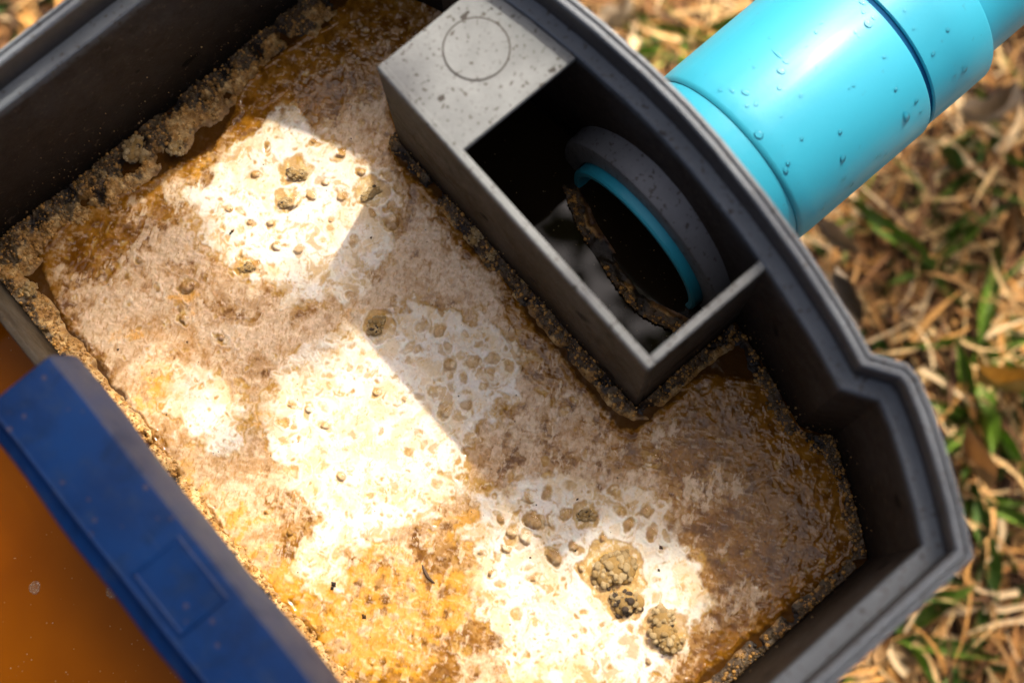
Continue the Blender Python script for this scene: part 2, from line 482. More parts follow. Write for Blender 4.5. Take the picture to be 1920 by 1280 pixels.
# broad edge: section across x, run along y
ZT = 0.085
sec = [(-0.0930, ZT-0.030), (-0.0922, ZT-0.006), (-0.0912, ZT-0.0040), (-0.0880, ZT-0.0030), (-0.0868, ZT-0.0018), (-0.0860, ZT), (-0.0852, ZT-0.0002), (-0.0640, ZT), (-0.0622, ZT-0.0004), (-0.0612, ZT-0.0016), (-0.0582, ZT-0.0125), (-0.0575, ZT-0.018), (-0.0592, ZT-0.018), (-0.0615, ZT-0.010), (-0.064, ZT-0.004), (-0.084, ZT-0.004), (-0.0895, ZT-0.008), (-0.0905, ZT-0.030)]
ys = [0.1712, 0.1706, 0.169] + [0.165-0.009*k for k in range(26)]
bm = bmesh.new(); rows = []
for i, y in enumerate(ys):
    e = [0.0012, 0.0003, 0][i] if i < 3 else 0
    wob = 0.0005*math.sin(y*47)+0.0003*math.sin(y*131+1)
    rows.append([bm.verts.new((x+wob*(0.3 if z > ZT-0.003 else 1), y, z-e*(1 if z > ZT-0.006 else 0))) for x, z in sec])
for a, b in zip(rows, rows[1:]):
    for i in range(len(sec)):
        j = (i+1) % len(sec); bm.faces.new((a[i], a[j], b[j], b[i]))
bm.faces.new(rows[0]); bm.faces.new(rows[-1][::-1])
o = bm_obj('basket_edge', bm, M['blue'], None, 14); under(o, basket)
# moulded pad on the edge
bm = bmesh.new()
py0, py1, px0, px1 = 0.0745, 0.1000, -0.0836, -0.0648
outer = [(px0, py0), (px1, py0), (px1, py1), (px0, py1)]
def rect(i, z): return [(px0+i, py0+i, z), (px1-i, py0+i, z), (px1-i, py1-i, z), (px0+i, py1-i, z)]
bm = loft([rect(-0.0004, ZT-0.0008), rect(0.0006, ZT+0.0004), rect(0.0012, ZT+0.00055), rect(0.0016, ZT+0.0003)])
bm.verts.ensure_lookup_table(); bm.faces.new([v for v in bm.verts][-4:])
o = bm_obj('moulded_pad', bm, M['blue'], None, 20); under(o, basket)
# basket side hanging from the edge, and its floor below the water
bm = box_bm(-0.0922, -0.0902, -0.045, 0.165, -0.09, ZT-0.02)
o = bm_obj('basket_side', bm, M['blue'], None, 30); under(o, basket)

# ------------------------------------------------------------------ liquids
bm = bmesh.new()
nx = 40
vs = [[bm.verts.new((-0.264+(-0.0720+0.264)*i/nx, -0.051+(0.303)*j/nx, 0)) for j in range(nx+1)] for i in range(nx+1)]
for i in range(nx):
    for j in range(nx): bm.faces.new((vs[i][j], vs[i+1][j], vs[i+1][j+1], vs[i][j+1]))
o = bm_obj('waste_water', bm, M['orange'], None, 60); o['kind'] = 'structure'
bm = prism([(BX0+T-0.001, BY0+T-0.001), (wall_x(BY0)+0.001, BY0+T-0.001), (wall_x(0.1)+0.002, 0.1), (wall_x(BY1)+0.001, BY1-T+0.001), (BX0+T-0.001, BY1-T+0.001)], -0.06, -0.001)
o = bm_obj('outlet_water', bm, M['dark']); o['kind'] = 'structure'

# ------------------------------------------------------------------ the grease layer
FILM_PX = [(760, -120), (690, -40), (630, 30), (560, 75), (490, 125), (455, 160), (440, 215), (410, 265), (385, 290), (300, 330), (225, 365), (150, 400), (100, 440), (78, 475),
           (85, 510), (105, 560), (130, 610), (165, 655), (195, 690), (230, 740), (270, 800), (330, 880), (390, 960), (440, 1030), (490, 1090), (540, 1140), (590, 1190), (610, 1240), (650, 1290), (690, 1360),
           (1150, 1400), (1300, 1278), (1400, 1200), (1500, 1120), (1600, 1047), (1592, 950), (1575, 880), (1530, 830), (1480, 770), (1420, 715), (1350, 705), (1290, 725), (1230, 770), (1190, 805), (1150, 795),
           (1100, 730), (1060, 670), (1000, 620), (950, 530), (880, 470), (840, 400), (790, 350), (745, 290), (738, 235), (745, 160), (860, 40), (960, -60)]
film = [(p.x/MM, p.y/MM) for p in (P(*q) for q in FILM_PX)]
film = smooth_path(film + [film[0]], 4)[:-1]
step = 0.34
ax = np.arange(-70.5, 137, step); ay = np.arange(-52, 254, step)
X, Y = np.meshgrid(ax, ay, indexing='ij')
# ragged outline
wx = X + 3.0*(fbm(X/7, Y/7, 3, 5, 0.6)-0.5)*2; wy = Y + 3.0*(fbm(X/7, Y/7, 7, 5, 0.6)-0.5)*2
sd = poly_sd(wx, wy, film)

def blob(px, py, s, e=1.0, ang=0.0):
    c = P(px, py)/MM
    dx, dy = X-c.x, Y-c.y
    a, b = dx*math.cos(ang)+dy*math.sin(ang), -dx*math.sin(ang)+dy*math.cos(ang)
    return np.exp(-((a/s)**2+(b/(s*e))**2))
wreg = 0.50 + 0*X
for px, py, s_, k in [(330, 640, 34, .2), (230, 600, 20, .15), (600, 600, 24, .14), (820, 470, 18, .2), (900, 560, 16, .15), (430, 860, 28, .25), (560, 760, 30, .2), (1120, 820, 22, .15), (1250, 880, 22, .10), (690, 250, 12, .15), (720, 190, 14, .12),
                     (640, 110, 30, -.22), (750, 50, 30, -.25), (150, 475, 13, -.4), (235, 430, 14, -.3), (500, 205, 12, -.35), (560, 130, 20, -.3), (450, 240, 10, -.25), (1560, 960, 26, -.24), (1400, 740, 20, -.34), (1330, 740, 14, -.25), (900, 470, 9, -.35), (850, 410, 8, -.3),
                     (985, 590, 9, -.35), (1060, 720, 9, -.3), (1130, 860, 10, -.2), (1190, 850, 10, -.2), (1450, 880, 36, -.30), (1400, 1130, 32, -.26), (1330, 800, 16, -.2), (1520, 1050, 20, -.2), (1250, 860, 14, -.12), (760, 1240, 28, -.16), (1300, 1270, 24, -.1), (1560, 870, 12, -.3), (250, 330, 12, -.2), (360, 300, 10, -.15)]:
    wreg += k*blob(px, py, s_)
oreg = 0.0*X
for px, py, s_, k in [(720, 1200, 30, .62), (1000, 1275, 9, 1.0), (265, 620, 8, .6), (300, 900, 24, .5), (480, 1080, 22, .5), (870, 985, 9, .7), (350, 560, 8, .6), (290, 720, 9, .6), (500, 790, 6, .7), (560, 1160, 18, .5), (690, 260, 10, .3), (400, 330, 10, .35), (1300, 1090, 12, .3), (640, 560, 9, .35), (860, 1110, 14, .45), (640, 1130, 14, .4)]:
    oreg += k*blob(px, py, s_)
f1 = fbm(X/14, Y/14, 20, 6, 0.6); f2 = fbm(X/3.2, Y/3.2, 40, 5, 0.6); f3 = fbm(X/1.1, Y/1.1, 60, 3, 0.6); f4 = fbm(X/6+f1*3, Y/6, 80, 6, 0.6)
f5 = fbm(X/5, Y/5, 85, 4, 0.5); f6 = fbm(X/5+60, Y/5, 87, 4, 0.5)
sx = (X*0.82+Y*0.57); sy = (-X*0.57+Y*0.82)
st = fbm(sx/7+2*f1, sy/1.4, 100, 5, 0.6)
wa = X+5*(fbm(X/10, Y/10, 91, 3)-0.5)*2; wb = Y+5*(fbm(X/10, Y/10, 95, 3)-0.5)*2
swirl = fbm(wa/9+1.6*f4, wb/9-1.6*f1, 98, 6, 0.55)
edge_fade = sstep(0.5, 7, sd)
# islands of smooth cream fat
CREAM = [[(540, 205), (660, 290), (740, 340), (745, 470), (670, 560), (560, 580), (470, 520), (390, 470), (350, 370), (430, 280)],
         [(690, 590), (800, 560), (940, 610), (1000, 680), (960, 760), (890, 800), (885, 900), (830, 960), (720, 1000), (600, 1090), (560, 1060), (590, 960), (500, 860), (490, 760), (540, 680)],
         [(900, 910), (1060, 890), (1250, 940), (1290, 1000), (1330, 1120), (1230, 1300), (960, 1300), (880, 1100), (870, 1000)],
         [(300, 700), (400, 690), (470, 760), (460, 850), (380, 850), (310, 780)], [(560, 1000), (640, 1010), (660, 1080), (590, 1130), (540, 1080)]]
cs = np.full(X.shape, -99.0)
for pl_ in CREAM:
    q = [P(*v)/MM for v in pl_]
    cs = np.maximum(cs, poly_sd(X+7*(f5-0.5)*2, Y+7*(f6-0.5)*2, [(v.x, v.y) for v in q]))
cs = cs + 5*(swirl-0.5)
cm = sstep(-1.8, 3.2, cs + 2.5*(f2-0.5))
cin = sstep(0, 12, cs)
white = wreg + 0.85*(f1-0.5) + 0.7*(swirl-0.5) + 0.3*(f2-0.5) + 0.3*(st-0.5) - 0.20*(1-edge_fade)
fm = sstep(0.36, 0.58, white+0.12*(f3-0.5))                     # shredded pinkish skin
om = sstep(0.36, 0.66, oreg*1.05 + 1.1*(swirl-0.5) + 0.5*(f2-0.5) + 0.04)

C_br = np.array([0.150, 0.054, 0.003]); C_br2 = np.array([0.34, 0.145, 0.012]); C_tan = np.array([0.47, 0.255, 0.075])
C_pk = np.array([0.54, 0.325, 0.145]); C_pk2 = np.array([0.78, 0.585, 0.375]); C_wh = np.array([0.86, 0.78, 0.65]); C_wh2 = np.array([0.80, 0.66, 0.47])
C_or = np.array([0.70, 0.33, 0.025]); C_am = np.array([0.48, 0.245, 0.020]); C_am2 = np.array([0.64, 0.405, 0.105])
col = lerp(C_br, C_br2, sstep(0.3, 0.68, 0.6*f2+0.4*f4))
gr = fbm(X/1.7, Y/1.7, 63, 3, 0.55)
col = lerp(col, C_tan, sstep(0.42, 0.62, gr)*sstep(0.02, 0.40, white)*0.85)
pk = lerp(C_pk, C_pk2, sstep(0.34, 0.66, 0.6*swirl+0.4*f2+0.35*(white-0.6)))
thin = sstep(0.62, 0.40, f3)*0.25
col = lerp(col, pk, fm*(0.92-thin))
# scraps of pale skin adrift on the brown
scrap = sstep(0.585, 0.64, fbm(sx/4.5+3*f1, sy/2.2, 171, 4, 0.55))*sstep(0.12, 0.4, white)*(1-fm)*edge_fade
col = lerp(col, C_pk2, scrap*0.8)
# cream islands
cr = lerp(C_wh2, C_wh, np.clip(sstep(0.35, 0.62, 0.7*swirl+0.3*f5)+0.35*cin, 0, 1))
stain = sstep(0.46, 0.66, fbm(wa/7+9, wb/7, 230, 5, 0.55)+0.10*(1-cin))
cr = lerp(cr, C_am2*1.12, stain*0.42)
cr = lerp(cr, C_am, sstep(0.60, 0.72, fbm(wa/5+30, wb/5, 236, 5, 0.6)+0.04*(1-cin))*0.6)
web = np.exp(-((fbm(wa/8, wb/8+20, 240, 4, 0.5)-0.5)/0.018)**2)
cr = lerp(cr, C_wh*1.05, web*0.7)
col = lerp(col, cr, cm)
# amber seam round the islands
seam = np.exp(-((cs+0.6)/1.3)**2)*sstep(0.44, 0.60, fbm(X/9, Y/9, 190, 4))*edge_fade
col = lerp(col, C_am*0.95, seam*0.8)
# orange oil
col = lerp(col, C_or, om*0.78*sstep(0.28, 0.58, f2)*(1-0.55*cm))
# fine crumbs in the skin: thin brown flecks
fl = sstep(0.635, 0.70, fbm(sx/1.9, sy/0.75, 150, 3, 0.55))*fm*(1-cm)
col = lerp(col, C_br2*1.1, fl*0.5)
fl2 = sstep(0.66, 0.72, fbm(sy/2.6+40, sx/0.9, 155, 3, 0.55))*(1-cm)
col = lerp(col, C_pk2*1.05, fl2*0.3)
fl3 = sstep(0.68, 0.74, fbm(X/1.5, Y/1.5, 158, 3, 0.55))*cm
col = lerp(col, C_am2, fl3*0.5)
H = -0.12*fl + 0.15*fl2 + 0.35*scrap + 0.35*cm - 0.3*seam

# amber pools in the cream: irregular holes with a crisp edge (the big ones carry a bubble of their own)
BUB = [(585, 370, 15), (612, 345, 11), (640, 372, 12), (520, 465, 14), (560, 470, 13), (548, 382, 20), (480, 330, 10), (470, 420, 11), (508, 420, 10), (735, 420, 14), (700, 405, 9), (620, 415, 9),
       (455, 480, 12), (430, 395, 10), (660, 455, 9), (680, 325, 12), (640, 290, 12), (590, 268, 10), (505, 275, 10), (475, 500, 14), (845, 685, 17), (888, 680, 15), (872, 705, 11), (922, 672, 13), (920, 698, 12), (955, 690, 13),
       (905, 725, 12), (840, 650, 10), (825, 622, 16), (770, 655, 10), (775, 678, 8), (815, 730, 12), (705, 738, 11), (760, 750, 9), (875, 760, 11), (835, 775, 10), (740, 570, 9), (352, 540, 15), (340, 578, 12), (345, 600, 11), (415, 633, 9), (300, 545, 8),
       (1000, 978, 15), (1028, 978, 11), (1060, 965, 14), (985, 1010, 12), (1040, 1045, 17), (1100, 965, 17), (1075, 1025, 12), (960, 1000, 12), (940, 975, 11), (1130, 1010, 12), (1180, 985, 12), (1160, 960, 10), (1090, 1065, 12), (1025, 925, 12), (990, 935, 12),
       (950, 1030, 11), (1220, 1000, 15), (1210, 960, 13), (1225, 860, 17), (1150, 920, 10), (900, 1035, 9), (1000, 1085, 10), (920, 1075, 10), (700, 1245, 8), (1215, 1240, 8), (500, 960, 10), (545, 1000, 9), (580, 770, 11), (610, 800, 12), (545, 760, 9), (640, 895, 11), (265, 490, 11), (240, 520, 9)]
rb = random.Random(4)
bubs = []
pool = np.full(X.shape, 99.0)
gx_, gy_ = X+2.6*(f5-0.5)*2+1.2*(f2-0.5), Y+2.6*(f6-0.5)*2+1.2*(f4-0.5)
for px, py, r in BUB:
    c = P(px, py)/MM; rr = r*0.195*rb.uniform(0.9, 1.3); an = rb.uniform(0, 3.14); el = rb.uniform(0.72, 1.0)
    bubs.append((c.x, c.y, rr))
    dx, dy = gx_-c.x, gy_-c.y
    e_ = np.hypot(dx*math.cos(an)+dy*math.sin(an), (-dx*math.sin(an)+dy*math.cos(an))/el)
    pool = np.minimum(pool, (e_-rr)) if rb.random() < 0.6 else np.minimum(pool, np.maximum(e_-rr, -(np.hypot(dx-rr*0.3, dy+rr*0.2)-rr*0.45)))
for cell, thr, seed, rmax in ((7.0, 0.60, 300, 0.30), (3.6, 0.66, 320, 0.26)):
    q1, q2, qi = worley(gx_/cell, gy_/cell, seed)
    near = np.where((qi > thr) & (fbm(X/20, Y/20, seed+9, 3)+0.25*cm > 0.55), q1-rmax*(0.35+0.65*(qi-thr)/(1-thr)), 9)*cell
    pool = np.minimum(pool, near + 3*(1-sstep(2, 7, sd)))
LUMP = [(555, 322, 26, 20), (535, 380, 22, 18), (697, 362, 28, 18), (712, 612, 26, 24), (1148, 1070, 38, 48), (1172, 1128, 30, 30), (1245, 1180, 34, 34), (465, 500, 18, 14), (1095, 968, 20, 14)]
for px, py, a, b in LUMP:
    c = P(px, py)/MM
    e_ = np.hypot(gx_-c.x, gy_-c.y)-0.195*max(a, b)*1.25
    pool = np.minimum(pool, e_)
pm = sstep(0.5, -0.6, pool + 1.1*(swirl-0.5))*(0.65+0.35*sstep(0.35, 0.6, f1))
mot = fbm(X/1.9, Y/1.9, 210, 4, 0.6)
am = lerp(C_am, C_am2, sstep(0.4, 0.62, mot))
am = lerp(am, C_wh2, sstep(0.62, 0.70, mot)*0.8)
am = lerp(am, C_br2*0.8, np.exp(-((pool+0.5)/0.45)**2)*0.35)
col = lerp(col, am, pm*0.85)
veil = np.exp(-((pool-0.75)/0.5)**2)*sstep(0.3, 0.55, f5)
col = lerp(col, C_wh*1.02, veil*0.6*np.clip(cm+0.3*fm, 0, 1))
H = H + 0.35*veil - 0.30*pm + 0.8*pm*(mot-0.45)

# moat between film and crust: clear brown oil
moat = sstep(0.6, -0.8, sd)
col = lerp(col, np.array([0.065, 0.024, 0.004]), moat*0.94)
# heights (mm)
inside = np.clip(sd, 0, None)
Hh = np.where(sd > 0, 0.75*(1-np.exp(-inside/1.3)) + 0.55*np.exp(-((inside-1.4)/0.8)**2)*sstep(0.3, 0.6, f5), -0.35*(1-np.exp(sd/1.5)))
crin = 1-np.abs(2*fbm(wa/6, wb/6, 181, 4, 0.5)-1)      # creased skin
crin = crin**7
wet = (1-cm)*edge_fade
Hh = Hh + np.where(sd > 0, 1, 0.25)*(0.7*(f1-0.5) + 0.35*(swirl-0.5)*edge_fade + (0.16*(gr-0.5) + 0.03*(f3-0.5))*wet + 0.13*(st-0.5)*edge_fade + 0.20*crin*wet*sstep(0.45, 0.65, f4)) + H*0.4*edge_fade
Z = Hh*MM + 0.0005

# drop the cells outside the tank and inside the outlet box
wallx = np.interp(ay, [p[1]/MM for p in offset(OUT, 0.009)[:len(right)]], [p[0]/MM for p in offset(OUT, 0.009)[:len(right)]])
bad = (X > wallx[None, :]) | ((X > (BX0+0.001)/MM) & (Y > (BY0+0.001)/MM) & (Y < (BY1-0.001)/MM))
nx, ny = X.shape
idx = np.arange(nx*ny).reshape(nx, ny)
F = np.stack([idx[:-1, :-1], idx[1:, :-1], idx[1:, 1:], idx[:-1, 1:]], -1).reshape(-1, 4)
bf = bad.ravel()[F].any(1)
F = F[~bf]
used = np.zeros(nx*ny, bool); used[F.ravel()] = True
remap = np.cumsum(used)-1
V = np.stack([X*MM, Y*MM, Z], -1).reshape(-1, 3)[used]
me = mesh_np('grease_layer', V, remap[F])
set_col(me, 'Col', np.clip(col.reshape(-1, 3)[used], 0, 1))
layer = link('grease_layer', me, M['sludge'])
tag(layer, 'glossy cream and brown layer of floating grease filling the trap', 'grease')
def surf_z(x, y):
    i = int(np.clip(round((x/MM-ax[0])/step), 0, nx-1)); j = int(np.clip(round((y/MM-ay[0])/step), 0, ny-1))
    return float(Z[i, j])

# ------------------------------------------------------------------ bubbles (parts of the layer)
def dome(seed, seg=14, rings=6):
    r = random.Random(seed); V = []; F = []
    ph = [r.uniform(0, 6.28) for _ in range(3)]
    for i in range(rings+1):
        a = math.pi/2*i/rings
        for k in range(seg):
            t = 2*math.pi*k/seg
            rad = math.cos(a)*(1+0.10*math.sin(2*t+ph[0])+0.06*math.sin(3*t+ph[1]))
            V.append((rad*math.cos(t), rad*math.sin(t), 0.60*math.sin(a)-0.15*(1-math.sin(a))))
    for i in range(rings):
        for k in range(seg):
            F.append((i*seg+k, i*seg+(k+1) % seg, (i+1)*seg+(k+1) % seg, (i+1)*seg+k))
    return mesh_np('bubble', V, F)
domes = [dome(s) for s in range(5)]
for m_ in domes: m_.materials.append(M['bubble'])
for i, (x, y, r) in enumerate(bubs):
    o = link('bubble', domes[i % 5], None, layer)
    k = r*MM*0.86
    o.location = (x*MM, y*MM, surf_z(x*MM, y*MM)-0.0002)
    o.scale = (k, k*rb.uniform(0.8, 1.05), k*rb.uniform(0.3, 0.5)); o.rotation_euler.z = rb.uniform(0, 6.28)

# ------------------------------------------------------------------ crusts of dried grease along the walls
TANC = np.array([0.42, 0.215, 0.05]); PALEC = np.array([0.62, 0.40, 0.15]); BLK = np.array([0.012, 0.010, 0.008]); BRNC = np.array([0.15, 0.075, 0.025])
_p = (1+5**0.5)/2
ICO_V = [(v/np.linalg.norm(v)).tolist() for v in np.array([(-1, _p, 0), (1, _p, 0), (-1, -_p, 0), (1, -_p, 0), (0, -1, _p), (0, 1, _p), (0, -1, -_p), (0, 1, -_p), (_p, 0, -1), (_p, 0, 1), (-_p, 0, -1), (-_p, 0, 1)])]
ICO_F = [(0,11,5),(0,5,1),(0,1,7),(0,7,10),(0,10,11),(1,5,9),(5,11,4),(11,10,2),(10,7,6),(7,1,8),(3,9,4),(3,4,2),(3,2,6),(3,6,8),(3,8,9),(4,9,5),(2,4,11),(6,2,10),(8,6,7),(9,8,1)]
def crust(name, path, width, height, label, seed, black=0.35, gaps=0.2, side=1, step=0.28, wet=0.4):
    """path: (x,y) mm along the foot of the wall; the crust spreads 'width' mm to its left (side=1) or right"""
    pts = smooth_path(path, 8)
    p = np.array(pts); seg = np.hypot(*np.diff(p, axis=0).T); L = np.concatenate([[0], np.cumsum(seg)])
    s = np.arange(0, L[-1], step); cx = np.interp(s, L, p[:, 0]); cy = np.interp(s, L, p[:, 1])
    tx = np.gradient(cx); ty = np.gradient(cy); k = np.hypot(tx, ty); tx /= k; ty /= k
    # smooth the normals
    ker = np.ones(15)/15
    tx = np.convolve(np.pad(tx, 7, 'edge'), ker, 'valid'); ty = np.convolve(np.pad(ty, 7, 'edge'), ker, 'valid')
    nxn, nyn = -ty*side, tx*side
    t = np.arange(0, width*1.25, step)
    Sg, Tg = np.meshgrid(s, t, indexing='ij')
    wvar = width*(0.55+0.75*fbm(Sg/11, Sg*0+seed, seed, 4))
    u = Tg/wvar
    A = cx[:, None]+nxn[:, None]*Tg; B = cy[:, None]+nyn[:, None]*Tg
    n1 = fbm(A/6, B/6, seed+1, 4); 
    a1, a2, ai = worley(A/3.4, B/3.4, seed+5); b1, b2, bi = worley(A/1.5, B/1.5, seed+9); c1, c2, ci = worley(A/0.8, B/0.8, seed+13)
    bumps = 1.0*np.sqrt(np.clip(1-a1**2, 0, 1))*(0.5+ai) + 1.1*np.sqrt(np.clip(1-b1**2, 0, 1))*(0.4+bi) + 0.55*np.sqrt(np.clip(1-c1**2, 0, 1))*(0.4+ci) - 1.5
    env = np.clip(1-u**2.2, -0.6, 1)*(0.75+0.25*np.cos(u*2))
    cover = sstep(gaps-0.14, gaps+0.16, fbm(A/8+31, B/8, seed+20, 4) + 0.15*(1-u))
    hz = height*env*(0.45+1.0*n1)*cover + (0.9*bumps*np.clip(env, 0, 1))*np.clip(height/3, 0.35, 1.1)*(0.35+0.65*cover) - 1.2*(1-cover) - 0.8*sstep(0.9, 1.25, u)
    # overhang a little so that clods look round
    A2 = A + 0.5*(fbm(A/1.3, B/1.3, seed+30, 2)-0.5); B2 = B + 0.5*(fbm(A/1.3, B/1.3, seed+33, 2)-0.5)
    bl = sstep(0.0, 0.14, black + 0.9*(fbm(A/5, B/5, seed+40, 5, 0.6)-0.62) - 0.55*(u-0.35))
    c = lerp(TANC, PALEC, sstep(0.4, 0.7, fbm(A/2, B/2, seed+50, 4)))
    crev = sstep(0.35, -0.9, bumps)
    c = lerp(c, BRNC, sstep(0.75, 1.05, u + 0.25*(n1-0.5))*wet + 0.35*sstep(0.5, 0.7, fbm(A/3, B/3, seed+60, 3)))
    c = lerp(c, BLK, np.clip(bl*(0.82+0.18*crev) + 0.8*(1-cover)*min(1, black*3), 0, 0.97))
    Vv = np.stack([A2*MM, B2*MM, hz*MM+0.0005], -1).reshape(-1, 3)
    a, b = Sg.shape; ix = np.arange(a*b).reshape(a, b)
    F = np.stack([ix[:-1, :-1], ix[1:, :-1], ix[1:, 1:], ix[:-1, 1:]], -1).reshape(-1, 4)
    me = mesh_np(name, Vv, F if side == -1 else F[:, ::-1]); set_col(me, 'Col', np.clip(c.reshape(-1, 3), 0, 1))
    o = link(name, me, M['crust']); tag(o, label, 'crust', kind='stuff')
    # loose granules bedded in the crust
    rg = np.random.default_rng(seed); m = int(L[-1]*width*1.0)
    pick = rg.integers(0, a*b, m*3); keep = (hz.ravel()[pick] > 0.2) & (u.ravel()[pick] < 0.95); pick = pick[keep][:m]
    Ic = np.array(ICO_V); If = np.array(ICO_F); m = len(pick)
    sz = (0.22+0.75*rg.random(m)**3)*MM
    jit = 1+0.5*(rg.random((m, len(Ic)))-0.5)
    gv = Vv[pick][:, None, :] + Ic[None]*(sz[:, None]*jit)[..., None]
    gcol = np.where(rg.random((m, 1)) < 0.45, TANC*(0.6+0.7*rg.random((m, 1))), c.reshape(-1, 3)[pick]*(0.75+0.6*rg.random((m, 1))))
    gc = np.repeat(gcol, len(Ic), 0)
    gf = (If[None]+np.arange(m)[:, None, None]*len(Ic)).reshape(-1, 3)
    gm = mesh_np('granules', gv.reshape(-1, 3), gf); set_col(gm, 'Col', np.clip(gc, 0, 1))
    g_ = link('granules', gm, M['crust'], o); g_['kind'] = 'stuff'
    return o
WY = 263.8-12.3
WN = -62.6+12.3
inner = offset(OUT, 0.0125)
rim_r = [(x/MM, y/MM) for x, y in inner[:len(right)]]
crust('grease_crust', [(-68, WY), (0, WY), (60, WY), (98, WY)], 17, 3.2, 'lumpy tan crust of dried grease along the shaded upper left wall', 301, 0.27, 0.42, -1)
crust('grease_crust', [(-69.8, WY-1), (-69.8, 200), (-69.8, 150), (-69.8, 90), (-69.8, 20), (-69.8, WN)], 9, 3.2, 'crumbly golden crust of grease beside the blue basket edge', 331, 0.12, 0.34, 1)
crust('grease_crust', [(BX0/MM+20, 182.2), (BX0/MM+3, 182.2), (BX0/MM-0.2, 178), (BX0/MM-0.2, 140), (BX0/MM-0.2, 100), (BX0/MM-0.2, 60), (BX0/MM-0.2, 47), (BX0/MM+2, 44.8), (100, 44.8), (127, 44.8)], 6.6, 2.4, 'dark brown and tan crust along the foot of the outlet box', 361, 0.40, 0.46, -1)
crust('grease_crust', [(x, y) for x, y in rim_r if -52 < y < 44] , 7.5, 1.2, 'blackened crust along the foot of the bowed end wall', 391, 0.55, 0.36, 1)
crust('grease_crust', [(101, WN), (60, WN), (0, WN), (-68, WN)], 6.0, 0.9, 'thin black and tan crust along the lower right wall', 421, 0.52, 0.34, -1)
rp = [(p.x/MM, p.y/MM) for p in (P(*q) for q in [(1055, 350), (1085, 430), (1120, 485), (1160, 545), (1200, 590), (1250, 615), (1300, 640)])]
crust('grease_crust', rp, 6.0, 0.15, 'brown scum clinging round the open pipe end inside the outlet box', 451, 0.45, 0.50, 1, 0.32, 1.0)

# ------------------------------------------------------------------ floating clumps
_bm = bmesh.new(); bmesh.ops.create_icosphere(_bm, subdivisions=2, radius=1)
IV2 = np.array([v.co[:] for v in _bm.verts]); IF2 = np.array([[v.index for v in f.verts] for f in _bm.faces]); _bm.free()
def clump_mesh(seed, n_=220):
    """crumbs stuck together into an uneven clod"""
    g = np.random.default_rng(seed)
    V = []; F = []; C = []; k = 0
    lob = [(g.normal(0, 0.33, 3)*np.array([1, 1, 0.5]), g.uniform(0.38, 0.62)) for _ in range(5)]
    for i in range(n_):
        c0, R0 = lob[g.integers(0, 5)]
        v = g.normal(0, 1, 3); v /= np.linalg.norm(v)
        c = c0+v*R0*(0.72+0.35*g.random()); r_ = 0.06+0.15*g.random()**2
        V.append(c+IV2*r_*(1+0.35*(g.random((len(IV2), 1))-0.5))*g.uniform(0.8, 1.2, 3)); F.append(IF2+k); k += len(IV2)
        t = g.random(); cc = np.array([0.34, 0.215, 0.075])*(1-t)+np.array([0.54, 0.39, 0.19])*t
        if g.random() < (0.5 if seed == 75 else 0.06): cc = np.array([0.07, 0.045, 0.025])
        C.append(np.tile(cc, (len(IV2), 1)))
    for c0, R0 in lob:
        V.append(c0+IV2*R0*0.9); F.append(IF2+k); k += len(IV2); C.append(np.tile(np.array([0.40, 0.24, 0.07]), (len(IV2), 1)))
    me = mesh_np('clump', np.concatenate(V), np.concatenate(F)); set_col(me, 'Col', np.concatenate(C)); me.materials.append(M['crust'])
    return me
LLAB = ['rough tan clump floating in upper sunlit patch, above a smaller clump', 'small tan clump floating just below a larger one in upper sunlit patch', 'oval golden clump floating beside the outlet box front', 'round orange brown clump floating alone mid layer', 'largest knobbly clump floating low in the layer', 'dark lower end piece touching the largest knobbly clump', 'grey brown clump floating below right of the largest clump', 'flat olive clump at lower edge of the upper bubbles', 'small clump beside an orange bubble above the largest clump']
for i, (px, py, a, b) in enumerate(LUMP):
    c = P(px, py, 0.002)
    o = link('grease_clump', clump_mesh(70+i), None)
    o.location = (c.x, c.y, surf_z(c.x, c.y)+0.0002)
    k = 0.195*MM*(1.1 if i in (4, 5, 6) else 0.95)
    o.scale = (a*k, b*k, min(a, b)*k*0.62)
    o.rotation_euler.z = TURN*-1 + random.uniform(-0.3, 0.3)
    tag(o, LLAB[i], 'clump', 'clumps floating on the grease')

# larger clods stuck in the crust of the outlet box
for px, py, a, b, lab in [(892, 440, 24, 20, 'pale tan clod stuck against the outlet box front, uppermost one'), (925, 475, 13, 12, 'small tan clod below the pale one on the outlet box crust'), (982, 525, 12, 9, 'small clod midway along the outlet box crust'), (245, 285, 38, 34, 'big rounded tan clod on the shaded upper left crust'), (185, 320, 20, 16, 'smaller clod left of the big one on the upper left crust'), (330, 270, 26, 20, 'brown clod right of the big one on the upper left crust'), (50, 545, 22, 24, 'tan clod on the crust near the divider end')]:
    c = P(px, py, 0.004)
    o = link('crust_clod', clump_mesh(int(px)), None)
    o.location = (c.x, c.y, 0.003); k = 0.19*MM
    o.scale = (a*k, b*k, min(a, b)*k*0.7); o.rotation_euler.z = random.uniform(0, 6)
    tag(o, lab, 'clod', 'clods of dried grease on the crusts')

